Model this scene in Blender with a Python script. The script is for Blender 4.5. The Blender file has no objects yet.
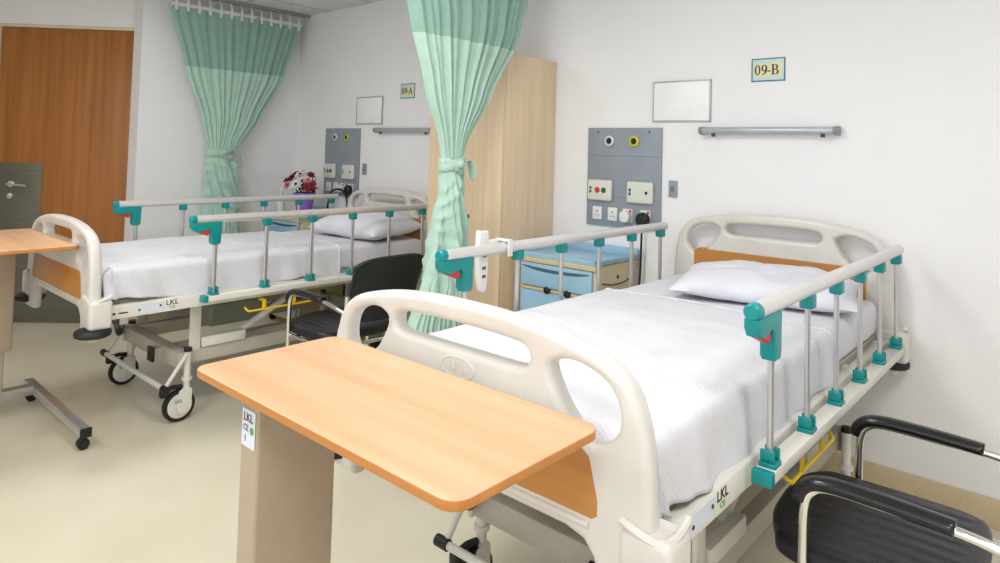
import bpy, bmesh, math, random
from mathutils import Vector, Matrix, noise
random.seed(7)
S = bpy.context.scene
C = S.collection
PI = math.pi
V = Vector

# ------------------------------------------------------------------ materials
def lin(c):
    out = []
    for v in c:
        v = v / 255.0
        out.append(v / 12.92 if v <= 0.04045 else ((v + 0.055) / 1.055) ** 2.4)
    return (*out, 1.0)

def mat(name, c, rough=0.5, metal=0.0, spec=0.5, c2=None, scale=8.0, stretch=(1, 1, 1), bump=0.0, bscale=None,
        coat=0.0, sheen=0.0, detail=4.0, trans=0.0, low=0.35, high=0.65):
    m = bpy.data.materials.new(name); m.use_nodes = True
    nt = m.node_tree; b = nt.nodes['Principled BSDF']
    b.inputs['Base Color'].default_value = lin(c)
    b.inputs['Roughness'].default_value = rough
    b.inputs['Metallic'].default_value = metal
    b.inputs['Specular IOR Level'].default_value = spec
    b.inputs['Coat Weight'].default_value = coat
    b.inputs['Coat Roughness'].default_value = 0.15
    b.inputs['Sheen Weight'].default_value = sheen
    if trans: b.inputs['Transmission Weight'].default_value = trans
    tc = nt.nodes.new('ShaderNodeTexCoord')
    mp = nt.nodes.new('ShaderNodeMapping'); mp.inputs['Scale'].default_value = stretch
    nt.links.new(tc.outputs['Object'], mp.inputs['Vector'])
    no = nt.nodes.new('ShaderNodeTexNoise'); no.inputs['Scale'].default_value = scale; no.inputs['Detail'].default_value = detail
    nt.links.new(mp.outputs['Vector'], no.inputs['Vector'])
    if c2 is None:
        c2 = tuple(max(0, v * 0.965) for v in c)
    rp = nt.nodes.new('ShaderNodeValToRGB')
    rp.color_ramp.elements[0].position = low; rp.color_ramp.elements[0].color = lin(c)
    rp.color_ramp.elements[1].position = high; rp.color_ramp.elements[1].color = lin(c2)
    nt.links.new(no.outputs['Fac'], rp.inputs['Fac'])
    nt.links.new(rp.outputs['Color'], b.inputs['Base Color'])
    if bump:
        n2 = nt.nodes.new('ShaderNodeTexNoise'); n2.inputs['Scale'].default_value = bscale or scale * 4; n2.inputs['Detail'].default_value = 3
        nt.links.new(mp.outputs['Vector'], n2.inputs['Vector'])
        bp = nt.nodes.new('ShaderNodeBump'); bp.inputs['Strength'].default_value = bump; bp.inputs['Distance'].default_value = 0.01
        nt.links.new(n2.outputs['Fac'], bp.inputs['Height']); nt.links.new(bp.outputs['Normal'], b.inputs['Normal'])
    return m

def wood(name, c, c2, axis='X', rough=0.4, scale=1.0, coat=0.0):
    st = {'X': (0.6, 14, 14), 'Y': (14, 0.6, 14), 'Z': (14, 14, 0.5)}[axis]
    st = tuple(s * scale for s in st)
    m = mat(name, c, rough, c2=c2, scale=1.6, stretch=st, detail=6, low=0.3, high=0.7, coat=coat)
    nt = m.node_tree; b = nt.nodes['Principled BSDF']
    rp = [n for n in nt.nodes if n.type == 'VALTORGB'][0]; mp = [n for n in nt.nodes if n.type == 'MAPPING'][0]
    n2 = nt.nodes.new('ShaderNodeTexNoise'); n2.inputs['Scale'].default_value = 8; n2.inputs['Detail'].default_value = 5
    nt.links.new(mp.outputs['Vector'], n2.inputs['Vector'])
    r2 = nt.nodes.new('ShaderNodeMapRange'); r2.inputs['To Min'].default_value = 0.86; r2.inputs['To Max'].default_value = 1.08
    nt.links.new(n2.outputs['Fac'], r2.inputs['Value'])
    mx = nt.nodes.new('ShaderNodeVectorMath'); mx.operation = 'SCALE'
    nt.links.new(rp.outputs['Color'], mx.inputs[0]); nt.links.new(r2.outputs['Result'], mx.inputs['Scale'])
    nt.links.new(mx.outputs['Vector'], b.inputs['Base Color'])
    return m

M = {}
M['wall'] = mat('wall_paint', (245, 244, 245), 0.7, spec=0.25, c2=(243, 242, 243), scale=3, bump=0.02, bscale=160)
M['ceil'] = mat('ceiling_paint', (232, 236, 238), 0.8, spec=0.2, bump=0.05, bscale=120)
M['cove'] = mat('vinyl_cove', (212, 192, 158), 0.4, c2=(204, 184, 150), scale=60)
M['white'] = mat('bed_plastic', (222, 218, 211), 0.32, coat=0.25)
M['frame'] = mat('frame_paint', (229, 226, 216), 0.35)
M['chassis'] = mat('chassis_paint', (190, 182, 168), 0.4)
M['dark'] = mat('dark_metal', (70, 66, 62), 0.5)
M['black'] = mat('black_rubber', (22, 22, 24), 0.5)
M['blackgl'] = mat('black_glossy', (24, 24, 28), 0.22)
M['teal'] = mat('teal_plastic', (0, 142, 142), 0.35)
M['red'] = mat('red_plastic', (208, 52, 50), 0.4)
M['yellow'] = mat('yellow_plastic', (238, 200, 20), 0.4)
M['alu'] = mat('satin_aluminium', (206, 206, 208), 0.3, metal=0.75)
M['rail'] = mat('rail_aluminium', (230, 227, 225), 0.33, metal=0.45)
M['chrome'] = mat('chrome', (232, 230, 226), 0.1, metal=1.0)
M['steel'] = mat('brushed_steel', (122, 120, 106), 0.4, metal=0.5, c2=(112, 110, 96), scale=4, stretch=(1, 1, 40))
M['orange'] = wood('orange_beech', (200, 138, 68), (184, 120, 52), 'X', 0.4)
M['table'] = wood('table_laminate', (222, 180, 142), (211, 165, 124), 'X', 0.35)
M['tedge'] = wood('table_edge', (204, 138, 74), (190, 122, 58), 'X', 0.4)
M['ward'] = wood('pale_birch', (242, 218, 188), (232, 204, 168), 'Z', 0.45)
M['door'] = wood('door_veneer', (182, 118, 56), (154, 93, 38), 'Z', 0.42)
M['doorframe'] = mat('door_frame_paint', (226, 214, 186), 0.45)
M['column'] = mat('table_column_paint', (178, 162, 140), 0.45)
M['sheet'] = mat('white_cotton', (224, 224, 231), 0.85, spec=0.15, sheen=0.1, c2=(221, 221, 228), scale=5, bump=0.15, bscale=45)
M['pillow'] = mat('pillow_cotton', (226, 226, 234), 0.85, spec=0.15, sheen=0.1, bump=0.12, bscale=30)
M['cream'] = mat('cabinet_cream', (214, 200, 160), 0.45)
M['blue'] = mat('cabinet_blue', (158, 198, 222), 0.35)
M['recess_shade'] = mat('slate_recess_shade', (74, 100, 120), 0.5)  # colour stands for shade inside the drawer's handle recess
M['panel'] = mat('grey_panel', (148, 156, 166), 0.45)
M['panelline'] = mat('grey_panel_seam', (112, 120, 130), 0.5)
M['cream2'] = mat('device_plastic', (224, 224, 213), 0.4)
M['socket'] = mat('socket_plastic', (236, 234, 232), 0.35)
M['green'] = mat('green_button', (30, 98, 66), 0.4)
M['yring'] = mat('yellow_ring', (206, 200, 50), 0.4)
M['board'] = mat('whiteboard_surface', (255, 255, 255), 0.5)
M['boardframe'] = mat('board_frame', (186, 186, 190), 0.4, metal=0.3)
M['lamp'] = mat('lamp_housing', (190, 195, 202), 0.35, metal=0.4)
M['lampend'] = mat('lamp_end_cap', (140, 142, 148), 0.4)
M['signy'] = mat('sign_cream', (236, 230, 186), 0.5)
M['signb'] = mat('sign_blue_border', (60, 118, 160), 0.5)
M['signp'] = mat('sign_pale_blue', (205, 232, 232), 0.5)
M['ink'] = mat('ink', (60, 44, 34), 0.6)
M['inkgrey'] = mat('grey_ink', (92, 90, 88), 0.6)
M['inkgreen'] = mat('green_ink', (100, 170, 90), 0.6)
M['label'] = mat('label_paper', (222, 228, 238), 0.5)
M['purple'] = mat('purple_pot', (160, 112, 214), 0.45)
M['leafd'] = mat('dark_leaf', (36, 44, 34), 0.6)
M['redfl'] = mat('dark_red_petal', (150, 36, 58), 0.7)
M['pinkfl'] = mat('pink_petal', (226, 160, 168), 0.7)
M['whitefl'] = mat('white_petal', (236, 232, 232), 0.7)
M['tray'] = mat('grey_dish', (214, 218, 218), 0.4)
M['track'] = mat('curtain_track', (168, 164, 172), 0.4, metal=0.3)
M['tile_line'] = mat('ceiling_seam', (176, 180, 182), 0.7)
M['sofab'] = mat('black_vinyl', (25, 26, 32), 0.38, bump=0.1, bscale=90)
M['mesh'] = mat('black_mesh_fabric', (30, 29, 30), 0.75)
M['glass'] = mat('window_glass', (235, 242, 245), 0.05, trans=1.0)
M['greymotor'] = mat('motor_housing', (150, 156, 142), 0.5)

# vinyl floor: mottled cream, soft gloss
fm = mat('vinyl_floor', (224, 217, 196), 0.3, spec=0.45, c2=(212, 204, 178), scale=2.4, detail=8, low=0.3, high=0.75, bump=0.02, bscale=60)
M['floor'] = fm

def cloth_mat(name, c, net):
    m = mat(name, c, 0.75, spec=0.2, sheen=0.3, scale=20)
    nt = m.node_tree; b = nt.nodes['Principled BSDF']
    b.inputs['Subsurface Weight'].default_value = 0.0
    out = nt.nodes['Material Output']
    tr = nt.nodes.new('ShaderNodeBsdfTranslucent'); tr.inputs['Color'].default_value = lin(c)
    mx = nt.nodes.new('ShaderNodeMixShader'); mx.inputs[0].default_value = 0.22
    nt.links.new(b.outputs[0], mx.inputs[1]); nt.links.new(tr.outputs[0], mx.inputs[2])
    last = mx
    if net:   # open-weave net: fine holes
        tp = nt.nodes.new('ShaderNodeBsdfTransparent')
        m2 = nt.nodes.new('ShaderNodeMixShader'); m2.inputs[0].default_value = 0.2
        nt.links.new(mx.outputs[0], m2.inputs[1]); nt.links.new(tp.outputs[0], m2.inputs[2]); last = m2
    nt.links.new(last.outputs[0], out.inputs['Surface'])
    return m
M['curt'] = cloth_mat('mint_curtain_cloth', (202, 234, 219), False)
M['net'] = cloth_mat('mint_curtain_net', (176, 214, 199), True)

# blanket: cellular weave ribs
def blanket_mat():
    m = mat('woven_blanket', (222, 222, 228), 0.85, spec=0.12, sheen=0.1, scale=6)
    nt = m.node_tree; b = nt.nodes['Principled BSDF']
    tc = [n for n in nt.nodes if n.type == 'TEX_COORD'][0]
    wv = nt.nodes.new('ShaderNodeTexWave'); wv.wave_type = 'BANDS'; wv.bands_direction = 'DIAGONAL'
    wv.inputs['Scale'].default_value = 34; wv.inputs['Distortion'].default_value = 0.6
    nt.links.new(tc.outputs['Object'], wv.inputs['Vector'])
    no = nt.nodes.new('ShaderNodeTexNoise'); no.inputs['Scale'].default_value = 14
    nt.links.new(tc.outputs['Object'], no.inputs['Vector'])
    ad = nt.nodes.new('ShaderNodeMath'); ad.operation = 'ADD'
    nt.links.new(wv.outputs['Fac'], ad.inputs[0]); nt.links.new(no.outputs['Fac'], ad.inputs[1])
    bp = nt.nodes.new('ShaderNodeBump'); bp.inputs['Strength'].default_value = 0.12; bp.inputs['Distance'].default_value = 0.006
    nt.links.new(ad.outputs[0], bp.inputs['Height']); nt.links.new(bp.outputs['Normal'], b.inputs['Normal'])
    return m
M['blanket'] = blanket_mat()

# ------------------------------------------------------------------ mesh helpers
def link(name, me, m, parent=None, smooth=35):
    me.name = name
    o = bpy.data.objects.new(name, me); C.objects.link(o)
    if m is not None:
        ms = m if isinstance(m, (list, tuple)) else [m]
        for k in ms: me.materials.append(k)
    if smooth:
        me.shade_smooth() if hasattr(me, 'shade_smooth') else None
        me.set_sharp_from_angle(angle=math.radians(smooth))
    if parent is not None: o.parent = parent
    return o

def obj(name, b, m, parent=None, smooth=35):
    bmesh.ops.recalc_face_normals(b, faces=b.faces[:])
    me = bpy.data.meshes.new(name); b.to_mesh(me); b.free()
    return link(name, me, m, parent, smooth)

def BM(): return bmesh.new()

def merge(b, t, mi=0, mx=None):
    me = bpy.data.meshes.new('tmp_join')
    if mx is not None: bmesh.ops.transform(t, matrix=mx, verts=t.verts[:])
    for f in t.faces: f.material_index = mi
    t.to_mesh(me); t.free(); b.from_mesh(me); bpy.data.meshes.remove(me)

def box(b, x0, x1, y0, y1, z0, z1, r=0.0, seg=2, mi=0, mx=None):
    t = bmesh.new()
    bmesh.ops.create_cube(t, size=1.0)
    for v in t.verts:
        v.co = V(((x0 + x1) / 2 + v.co.x * (x1 - x0), (y0 + y1) / 2 + v.co.y * (y1 - y0), (z0 + z1) / 2 + v.co.z * (z1 - z0)))
    if r > 0:
        bmesh.ops.bevel(t, geom=t.edges[:], offset=r, segments=seg, profile=0.5, affect='EDGES')
    merge(b, t, mi, mx)

def tube(b, pts, r, seg=10, closed=False, ry=None, up=None, caps=True, mi=0):
    pts = [V(p) for p in pts]; n = len(pts)
    rs = r if isinstance(r, (list, tuple)) else [r] * n
    rings = []; prev = None
    for i in range(n):
        if closed: d = pts[(i + 1) % n] - pts[i - 1]
        elif i == 0: d = pts[1] - pts[0]
        elif i == n - 1: d = pts[-1] - pts[-2]
        else: d = (pts[i + 1] - pts[i]).normalized() + (pts[i] - pts[i - 1]).normalized()
        d.normalize()
        if prev is None:
            u = V(up) if up else (V((0, 0, 1)) if abs(d.z) < 0.9 else V((0, 1, 0)))
        else: u = prev
        if up and abs(d.dot(V(up))) < 0.98: u = V(up)
        s = d.cross(u).normalized(); u = s.cross(d).normalized(); prev = u
        rr = rs[i]; r2 = ry if ry else rr
        rings.append([b.verts.new(pts[i] + s * math.cos(2 * PI * k / seg) * rr + u * math.sin(2 * PI * k / seg) * r2) for k in range(seg)])
    fs = []
    for i in range(n if closed else n - 1):
        a, c = rings[i], rings[(i + 1) % n]
        for k in range(seg):
            fs.append(b.faces.new((a[k], a[(k + 1) % seg], c[(k + 1) % seg], c[k])))
    if not closed and caps:
        fs.append(b.faces.new(rings[0])); fs.append(b.faces.new(rings[-1]))
    for f in fs: f.material_index = mi

def lathe(b, prof, c=(0, 0, 0), axis='Z', seg=24, mi=0):
    rings = []
    for (r, h) in prof:
        ring = []
        for k in range(seg):
            a = 2 * PI * k / seg; p, q = r * math.cos(a), r * math.sin(a)
            co = {'Z': (p, q, h), 'Y': (p, h, q), 'X': (h, p, q)}[axis]
            ring.append(b.verts.new(V(c) + V(co)))
        rings.append(ring)
    for i in range(len(rings) - 1):
        for k in range(seg):
            f = b.faces.new((rings[i][k], rings[i][(k + 1) % seg], rings[i + 1][(k + 1) % seg], rings[i + 1][k])); f.material_index = mi
    for rg in (rings[0], rings[-1]):
        f = b.faces.new(rg); f.material_index = mi

def disc(b, c, r, h, axis='Y', seg=20, e=0.0015, mi=0):
    lathe(b, [(max(r - e, 1e-4), 0), (r, e * (1 if h > 0 else -1)), (r, h - e * (1 if h > 0 else -1)), (max(r - e, 1e-4), h)], c, axis, seg, mi)

def smooth_pts(pts, n=6, closed=True):
    out = []; N = len(pts); P = [V((*p, 0)) if len(p) == 2 else V(p) for p in pts]
    rng = range(N) if closed else range(N - 1)
    for i in rng:
        if closed: p0, p1, p2, p3 = P[i - 1], P[i], P[(i + 1) % N], P[(i + 2) % N]
        else: p0, p1, p2, p3 = P[max(i - 1, 0)], P[i], P[i + 1], P[min(i + 2, N - 1)]
        for k in range(n):
            t = k / n
            out.append(0.5 * ((2 * p1) + (p2 - p0) * t + (2 * p0 - 5 * p1 + 4 * p2 - p3) * t * t + (3 * p1 - p0 - 3 * p2 + p3) * t ** 3))
    if not closed: out.append(P[-1])
    return out

def area2(pts): return sum(pts[i - 1][0] * pts[i][1] - pts[i][0] * pts[i - 1][1] for i in range(len(pts)))

def plate(b, loops, thick, bev, mx, mi=0, res=2):
    """a rounded plate cut from 2D loops (first outer, rest holes)"""
    cu = bpy.data.curves.new('tmp_plate', 'CURVE'); cu.dimensions = '2D'; cu.fill_mode = 'BOTH'
    cu.extrude = max(thick / 2 - bev, 0); cu.bevel_depth = bev; cu.offset = -bev; cu.bevel_resolution = res
    for i, lp in enumerate(loops):
        lp = [(p[0], p[1]) for p in lp]
        ccw = area2(lp) > 0
        if (i == 0) != ccw: lp = lp[::-1]
        sp = cu.splines.new('POLY'); sp.points.add(len(lp) - 1); sp.use_cyclic_u = True
        for k, p in enumerate(lp): sp.points[k].co = (p[0], p[1], 0, 1)
    o = bpy.data.objects.new('tmp_plate', cu); C.objects.link(o)
    dg = bpy.context.evaluated_depsgraph_get(); me = bpy.data.meshes.new_from_object(o.evaluated_get(dg))
    bpy.data.objects.remove(o); bpy.data.curves.remove(cu)
    t = bmesh.new(); t.from_mesh(me); bpy.data.meshes.remove(me)
    bmesh.ops.remove_doubles(t, verts=t.verts[:], dist=1e-5)
    merge(b, t, mi, mx)

XZ = Matrix(((1, 0, 0, 0), (0, 0, -1, 0), (0, 1, 0, 0), (0, 0, 0, 1)))       # local x,y -> world x,z ; faces -Y
YZ = Matrix(((0, 0, 1, 0), (1, 0, 0, 0), (0, 1, 0, 0), (0, 0, 0, 1)))        # local x,y -> world y,z ; faces +X

def text(b, s, size, mx, depth=0.0006, mi=0, xs=1.0):
    cu = bpy.data.curves.new('tmp_text', 'FONT'); cu.body = s; cu.size = size; cu.extrude = depth; cu.align_x = 'CENTER'; cu.align_y = 'CENTER'
    cu.resolution_u = 3; cu.offset = size * 0.008
    o = bpy.data.objects.new('tmp_text', cu); C.objects.link(o)
    dg = bpy.context.evaluated_depsgraph_get(); me = bpy.data.meshes.new_from_object(o.evaluated_get(dg))
    bpy.data.objects.remove(o); bpy.data.curves.remove(cu)
    t = bmesh.new(); t.from_mesh(me); bpy.data.meshes.remove(me)
    for v in t.verts: v.co.x *= xs
    merge(b, t, mi, mx)

def rrect(x0, x1, y0, y1, r, n=6):
    pts = []
    for cx, cy, a0 in ((x1 - r, y1 - r, 0), (x0 + r, y1 - r, 90), (x0 + r, y0 + r, 180), (x1 - r, y0 + r, 270)):
        for k in range(n + 1):
            a = math.radians(a0 + 90 * k / n); pts.append((cx + r * math.cos(a), cy + r * math.sin(a)))
    return pts

def empty(name, loc, label, cat, group=None, rz=0):
    o = bpy.data.objects.new(name, None); C.objects.link(o); o.location = loc; o.rotation_euler.z = rz; o.empty_display_size = 0.1
    tag(o, label, cat, group); return o
def tag(o, label, cat, group=None):
    o['label'] = label; o['category'] = cat
    if group: o['group'] = group
    return o
def struct(o): o['kind'] = 'structure'; return o
kids = {}
def copy_tree(o, parent=None):
    c = o.copy(); C.objects.link(c)
    if parent is not None: c.parent = parent
    for ch in [k for k in S.objects if k.parent == o]: copy_tree(ch, c)
    return c

# ------------------------------------------------------------------ room
CEIL = 2.574
XR, YB = 2.9, -5.2
XL = -4.23
b = BM(); box(b, -8.2, XR, YB, 0.12, -0.06, 0.0); struct(obj('floor', b, M['floor']))
b = BM(); box(b, -8.2, XR, YB, 0.12, CEIL, CEIL + 0.08); c_ = struct(obj('ceiling', b, M['ceil']))
b = BM()
for i in range(14):
    x = -3.79 + i * 0.6
    if x < XR: box(b, x - 0.006, x + 0.006, YB, 0.0, CEIL - 0.002, CEIL + 0.001)
for i in range(9):
    y = -0.62 - i * 0.6
    if y > YB: box(b, -8.0, XR, y - 0.004, y + 0.004, CEIL - 0.0015, CEIL + 0.001)
o = obj('ceiling_seam', b, M['tile_line'], c_)
b = BM(); box(b, XL - 0.2, XR + 0.1, 0.0, 0.12, 0, CEIL); struct(obj('wall_head', b, M['wall']))
b = BM(); box(b, XR, XR + 0.1, YB, 0.0, 0, CEIL); struct(obj('wall_right', b, M['wall']))
# back wall with an unseen window opening, added for the light
b = BM()
box(b, -8.2, -1.6, YB - 0.1, YB, 0, CEIL); box(b, 1.9, XR, YB - 0.1, YB, 0, CEIL)
box(b, -1.6, 1.9, YB - 0.1, YB, 0, 0.9); box(b, -1.6, 1.9, YB - 0.1, YB, 2.3, CEIL)
struct(obj('wall_back', b, M['wall']))
b = BM()
for x0, x1 in ((-1.6, -1.54), (0.12, 0.18), (1.84, 1.9)): box(b, x0, x1, YB - 0.08, YB - 0.02, 0.9, 2.3, 0.004)
for z0, z1 in ((0.9, 0.96), (2.24, 2.3)): box(b, -1.54, 1.84, YB - 0.08, YB - 0.02, z0, z1, 0.004)
w = struct(obj('added_window', b, M['frame']))  # unseen frame, added around the opening that holds the fill light
# left wall up to the outward corner beside the door
b = BM(); box(b, XL - 0.16, XL, -1.345, 0.0, 0, CEIL); struct(obj('wall_left', b, M['wall']))
# diagonal wall holding the door: from D0 (beside the left wall) running away to the lower left
dd = V((-0.7165, -0.6976, 0)).normalized(); dn = V((0.6976, -0.7165, 0)).normalized()   # along, and normal into the room
A0 = V((-4.966, -1.825, 0))
D1 = A0 - dd * 0.747      # right edge of wall
def dmx(z=0.0):
    m_ = Matrix.Identity(4); m_.col[0].xyz = dd; m_.col[1].xyz = dn; m_.col[2].xyz = V((0, 0, 1)); m_.translation = D1 + V((0, 0, z)); return m_
DM = dmx()
# local: x along the wall away from the corner, y into the room, z up
DH = 2.262; DX0, DX1 = 0.022, 1.02
b = BM()
box(b, -0.22, DX0 - 0.02, -0.14, 0, 0, CEIL, mx=DM); box(b, DX1 + 0.03, 3.6, -0.14, 0, 0, CEIL, mx=DM)
box(b, DX0 - 0.02, DX1 + 0.03, -0.14, 0, DH + 0.03, CEIL, mx=DM)
struct(obj('wall_diagonal', b, M['wall']))
b = BM()
box(b, -8.2, -8.1, YB, 0.1, 0, CEIL); struct(obj('wall_far', b, M['wall']))
b = BM()
box(b, DX0 - 0.02, DX0 - 0.004, -0.13, 0.006, 0, DH + 0.03, 0.003, mx=DM); box(b, DX1 + 0.004, DX1 + 0.03, -0.13, 0.006, 0, DH + 0.03, 0.003, mx=DM)
box(b, DX0 - 0.004, DX1 + 0.004, -0.13, 0.006, DH + 0.004, DH + 0.03, 0.003, mx=DM)
struct(obj('trim_1', b, M['doorframe']))
b = BM(); box(b, DX0, DX1, -0.05, -0.006, 0.012, DH, 0.002, mx=DM)
d = struct(obj('door_1', b, M['door']))
b = BM(); box(b, DX0 + 0.002, DX1 - 0.002, -0.008, -0.003, 0.02, 0.5, 0.001, mx=DM); obj('kick_plate', b, M['steel'], d)
b = BM(); box(b, 0.665, DX1 - 0.01, -0.008, -0.003, 0.501, 1.222, 0.001, mx=DM); obj('lock_plate', b, M['steel'], d)
b = BM()
P_ = [DM @ V(p) for p in ((0.885, -0.003, 1.06), (0.885, 0.05, 1.06), (0.86, 0.058, 1.06), (0.735, 0.055, 1.050))]
tube(b, P_, 0.009, 10)
lathe_c = DM @ V((0.885, -0.003, 1.06))
tube(b, [lathe_c, DM @ V((0.885, 0.008, 1.06))], 0.024, 16)
obj('door_handle', b, M['chrome'], d)
b = BM()
tube(b, [DM @ V((0.885, -0.003, 0.97)), DM @ V((0.885, 0.012, 0.97))], 0.022, 16)
box(b, 0.88, 0.89, 0.012, 0.024, 0.955, 0.985, 0.002, mx=DM)
obj('keyhole_cover', b, M['chrome'], d)
for z in (1.95, 1.78, 1.06, 0.3):
    b = BM(); tube(b, [DM @ V((DX0 - 0.003, 0.004, z)), DM @ V((DX0 - 0.003, 0.004, z + 0.1))], 0.007, 8); obj('door_hinge', b, M['steel'], d)
# vinyl cove skirting
b = BM(); box(b, XL, XR, -0.010, 0, 0.0, 0.115, 0.002); struct(obj('baseboard_head', b, M['cove']))
b = BM(); box(b, XL, XL + 0.010, -1.345, -0.010, 0.0, 0.115, 0.002); struct(obj('baseboard_left', b, M['cove']))

# ------------------------------------------------------------------ bed
bed = empty('hospital_bed', (0, 0, 0), 'cream hospital bed with teal side rails beneath the 09-B wall sign', 'hospital bed', 'hospital beds')
LOW = []       # parts that stay on the floor when the bed's height changes
half = [(0.500, 0.60), (0.500, 0.70), (0.497, 0.805), (0.489, 0.875), (0.476, 0.92), (0.463, 0.952), (0.440, 0.982), (0.410, 1.002), (0.370, 1.017), (0.310, 1.031), (0.245, 1.042), (0.176, 1.049), (0.09, 1.054)]
outer_top = half + [(0.0, 1.055)] + [(-x, z) for x, z in half[::-1]]
low_half = [(0.350, 0.655), (0.372, 0.632), (0.382, 0.60), (0.385, 0.53)]
holeR = [(.262, .962), (.276, .981), (.31, .990), (.355, .984), (.402, .963), (.426, .925), (.427, .885), (.405, .855), (.372, .842), (.338, .856), (.292, .906)]
slot = [(-.232, .955), (-.242, .972), (-.232, .990), (-.20, .998), (-.10, 1.002), (0, 1.003), (.10, 1.002), (.20, .998), (.232, .990), (.242, .972), (.232, .955), (.20, .948), (.10, .947), (0, .947), (-.10, .947), (-.20, .948)]
def board(name, Y, dz, panel_top, front):
    b = BM()
    top = smooth_pts([(x, z + dz) for x, z in outer_top], 4, closed=False)
    bot = [(0.500, 0.53), (0.385, 0.53), (0.382, 0.60), (0.374, 0.628), (0.352, 0.652), (0.31, 0.662), (-0.31, 0.662), (-0.352, 0.652), (-0.374, 0.628), (-0.382, 0.60), (-0.385, 0.53), (-0.500, 0.53)]
    loop = [(p.x, p.y) for p in top] + bot[::-1]
    h1 = [(p.x, p.y + dz) for p in smooth_pts(holeR, 4)]
    h2 = [(-x, z) for x, z in h1]
    h3 = [(p.x * (0.85 if p.x > 0 else 0.96), p.y + dz) for p in smooth_pts(slot, 3)]
    plate(b, [loop, h1, h2, h3], 0.052, 0.019, Matrix.Translation((0, Y, 0)) @ XZ, res=6)
    # moulded ledge under the wood panel
    s = -1 if front else 1
    tube(b, [(-0.37, Y + s * 0.024, 0.688), (0.37, Y + s * 0.024, 0.688)], 0.008, 8)
    o = obj(name, b, M['white'], bed, smooth=50)
    b = BM()
    pt = panel_top
    wx = 0.012 if front else 0.034
    hp = [(0.376, 0.703), (0.388, 0.712), (0.388, 0.74), (0.355 + wx, pt - 0.014), (0.335 + wx, pt)]
    pl = hp + [(-x, z) for x, z in hp[::-1]]
    plate(b, [pl], 0.056, 0.003, Matrix.Translation((0, Y, 0)) @ XZ)
    obj('wood_panel', b, M['orange'], o)
    return o
FY, HY = -2.140, -0.075
foot = board('footboard', FY, 0.0, 0.832, True)
head = board('headboard', HY, 0.09, 0.955, False)
# oval emblem in relief
b = BM()
el = [V((0.0 + 0.052 * math.cos(2 * PI * k / 32), FY - 0.026, 0.905 + 0.024 * math.sin(2 * PI * k / 32))) for k in range(32)]
tube(b, el, 0.003, 8, closed=True)
text(b, 'LKL', 0.030, Matrix.Translation((0, FY - 0.0265, 0.905)) @ XZ, 0.0015, xs=1.2)
obj('emblem', b, M['white'], foot)

for sx in (-1, 1):
    for ys, Y in ((-1, FY), (1, HY)):
        b = BM()
        x0, x1 = sx * 0.436, sx * 0.546
        y0, y1 = (Y - 0.036, Y + 0.06) if ys < 0 else (Y - 0.055, Y + 0.034)
        box(b, min(x0, x1), max(x0, x1), y0, y1, 0.588, 0.718, 0.018, 4)
        # rolled lip along the top
        yf = y0 if ys < 0 else y1
        ins = 0.008
        yb = y1 if ys < 0 else y0
        tube(b, smooth_pts([(sx * 0.442, yf + (ins if ys < 0 else -ins), 0.728), (sx * 0.49, yf + (ins if ys < 0 else -ins), 0.714), (sx * 0.522, yf + (2 * ins if ys < 0 else -2 * ins), 0.710), (sx * 0.536, (yf + yb) / 2, 0.718), (sx * 0.538, yb + (-ins if ys < 0 else ins), 0.735)], 5, closed=False), 0.0085, 8)
        obj('corner_cap', b, M['white'], bed)
        b = BM()
        cx, cy = (sx * 0.498, Y - 0.005) if ys < 0 else (sx * 0.485, Y + 0.005)
        k_ = 1.0 if ys < 0 else 0.8
        lathe(b, [(0.02 * k_, 0.566), (0.062 * k_, 0.566), (0.072 * k_, 0.560), (0.076 * k_, 0.549), (0.072 * k_, 0.537), (0.060 * k_, 0.531), (0.01, 0.530)], (cx, cy, 0.024), 'Z', 28)
        obj('bumper_roller', b, M['black'], bed)

# upper frame
b = BM()
for sx in (-1, 1):
    box(b, min(sx * .445, sx * .48), max(sx * .445, sx * .48), -2.07, -0.12, 0.612, 0.676, 0.006)
for y in (-2.05, -1.55, -1.05, -0.6, -0.14):
    box(b, -.446, .446, y - 0.02, y + 0.02, 0.62, 0.668, 0.004)
fr = obj('bed_frame', b, M['frame'], bed)
b = BM()
box(b, -0.43, 0.43, -2.08, -1.42, 0.672, 0.688, 0.004); box(b, -0.43, 0.43, -1.41, -0.92, 0.672, 0.688, 0.004); box(b, -0.43, 0.43, -0.91, -0.13, 0.672, 0.688, 0.004)
obj('mattress_platform', b, M['chassis'], bed)
# labels on the frame beside the foot
b = BM()
L0 = Matrix.Translation((0.4806, 0, 0)) @ YZ
def onside(y, z, m=YZ, x=0.4806): return Matrix.Translation((x, y, z)) @ m
plate(b, [rrect(-0.062, 0.062, -0.020, 0.020, 0.002)], 0.001, 0.0002, onside(-1.895, 0.646))
obj('label_sticker', b, M['label'], fr)['label'] = 'pale blue label with a black dot'
b = BM()
disc(b, (0.481, -1.945, 0.640), 0.005, 0.0014, 'X', 12); obj('printed_mark', b, M['ink'], fr)
b = BM(); disc(b, (0.481, -1.850, 0.648), 0.005, 0.0014, 'X', 12); obj('printed_mark', b, M['ink'], fr)
b = BM(); disc(b, (0.4806, -2.055, 0.638), 0.006, 0.0012, 'X', 12); obj('printed_mark', b, M['ink'], fr)
b = BM(); box(b, 0.480, 0.4814, -2.035, -1.995, 0.635, 0.641); obj('printed_mark', b, M['ink'], fr)
b = BM(); box(b, 0.479, 0.4812, -1.00, -0.93, 0.640, 0.668); obj('warning_label', b, M['yellow'], fr)
b = BM()
text(b, 'LKL', 0.034, onside(-1.795, 0.655), 0.0006, xs=1.1)
obj('printed_mark', b, M['ink'], fr)
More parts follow.
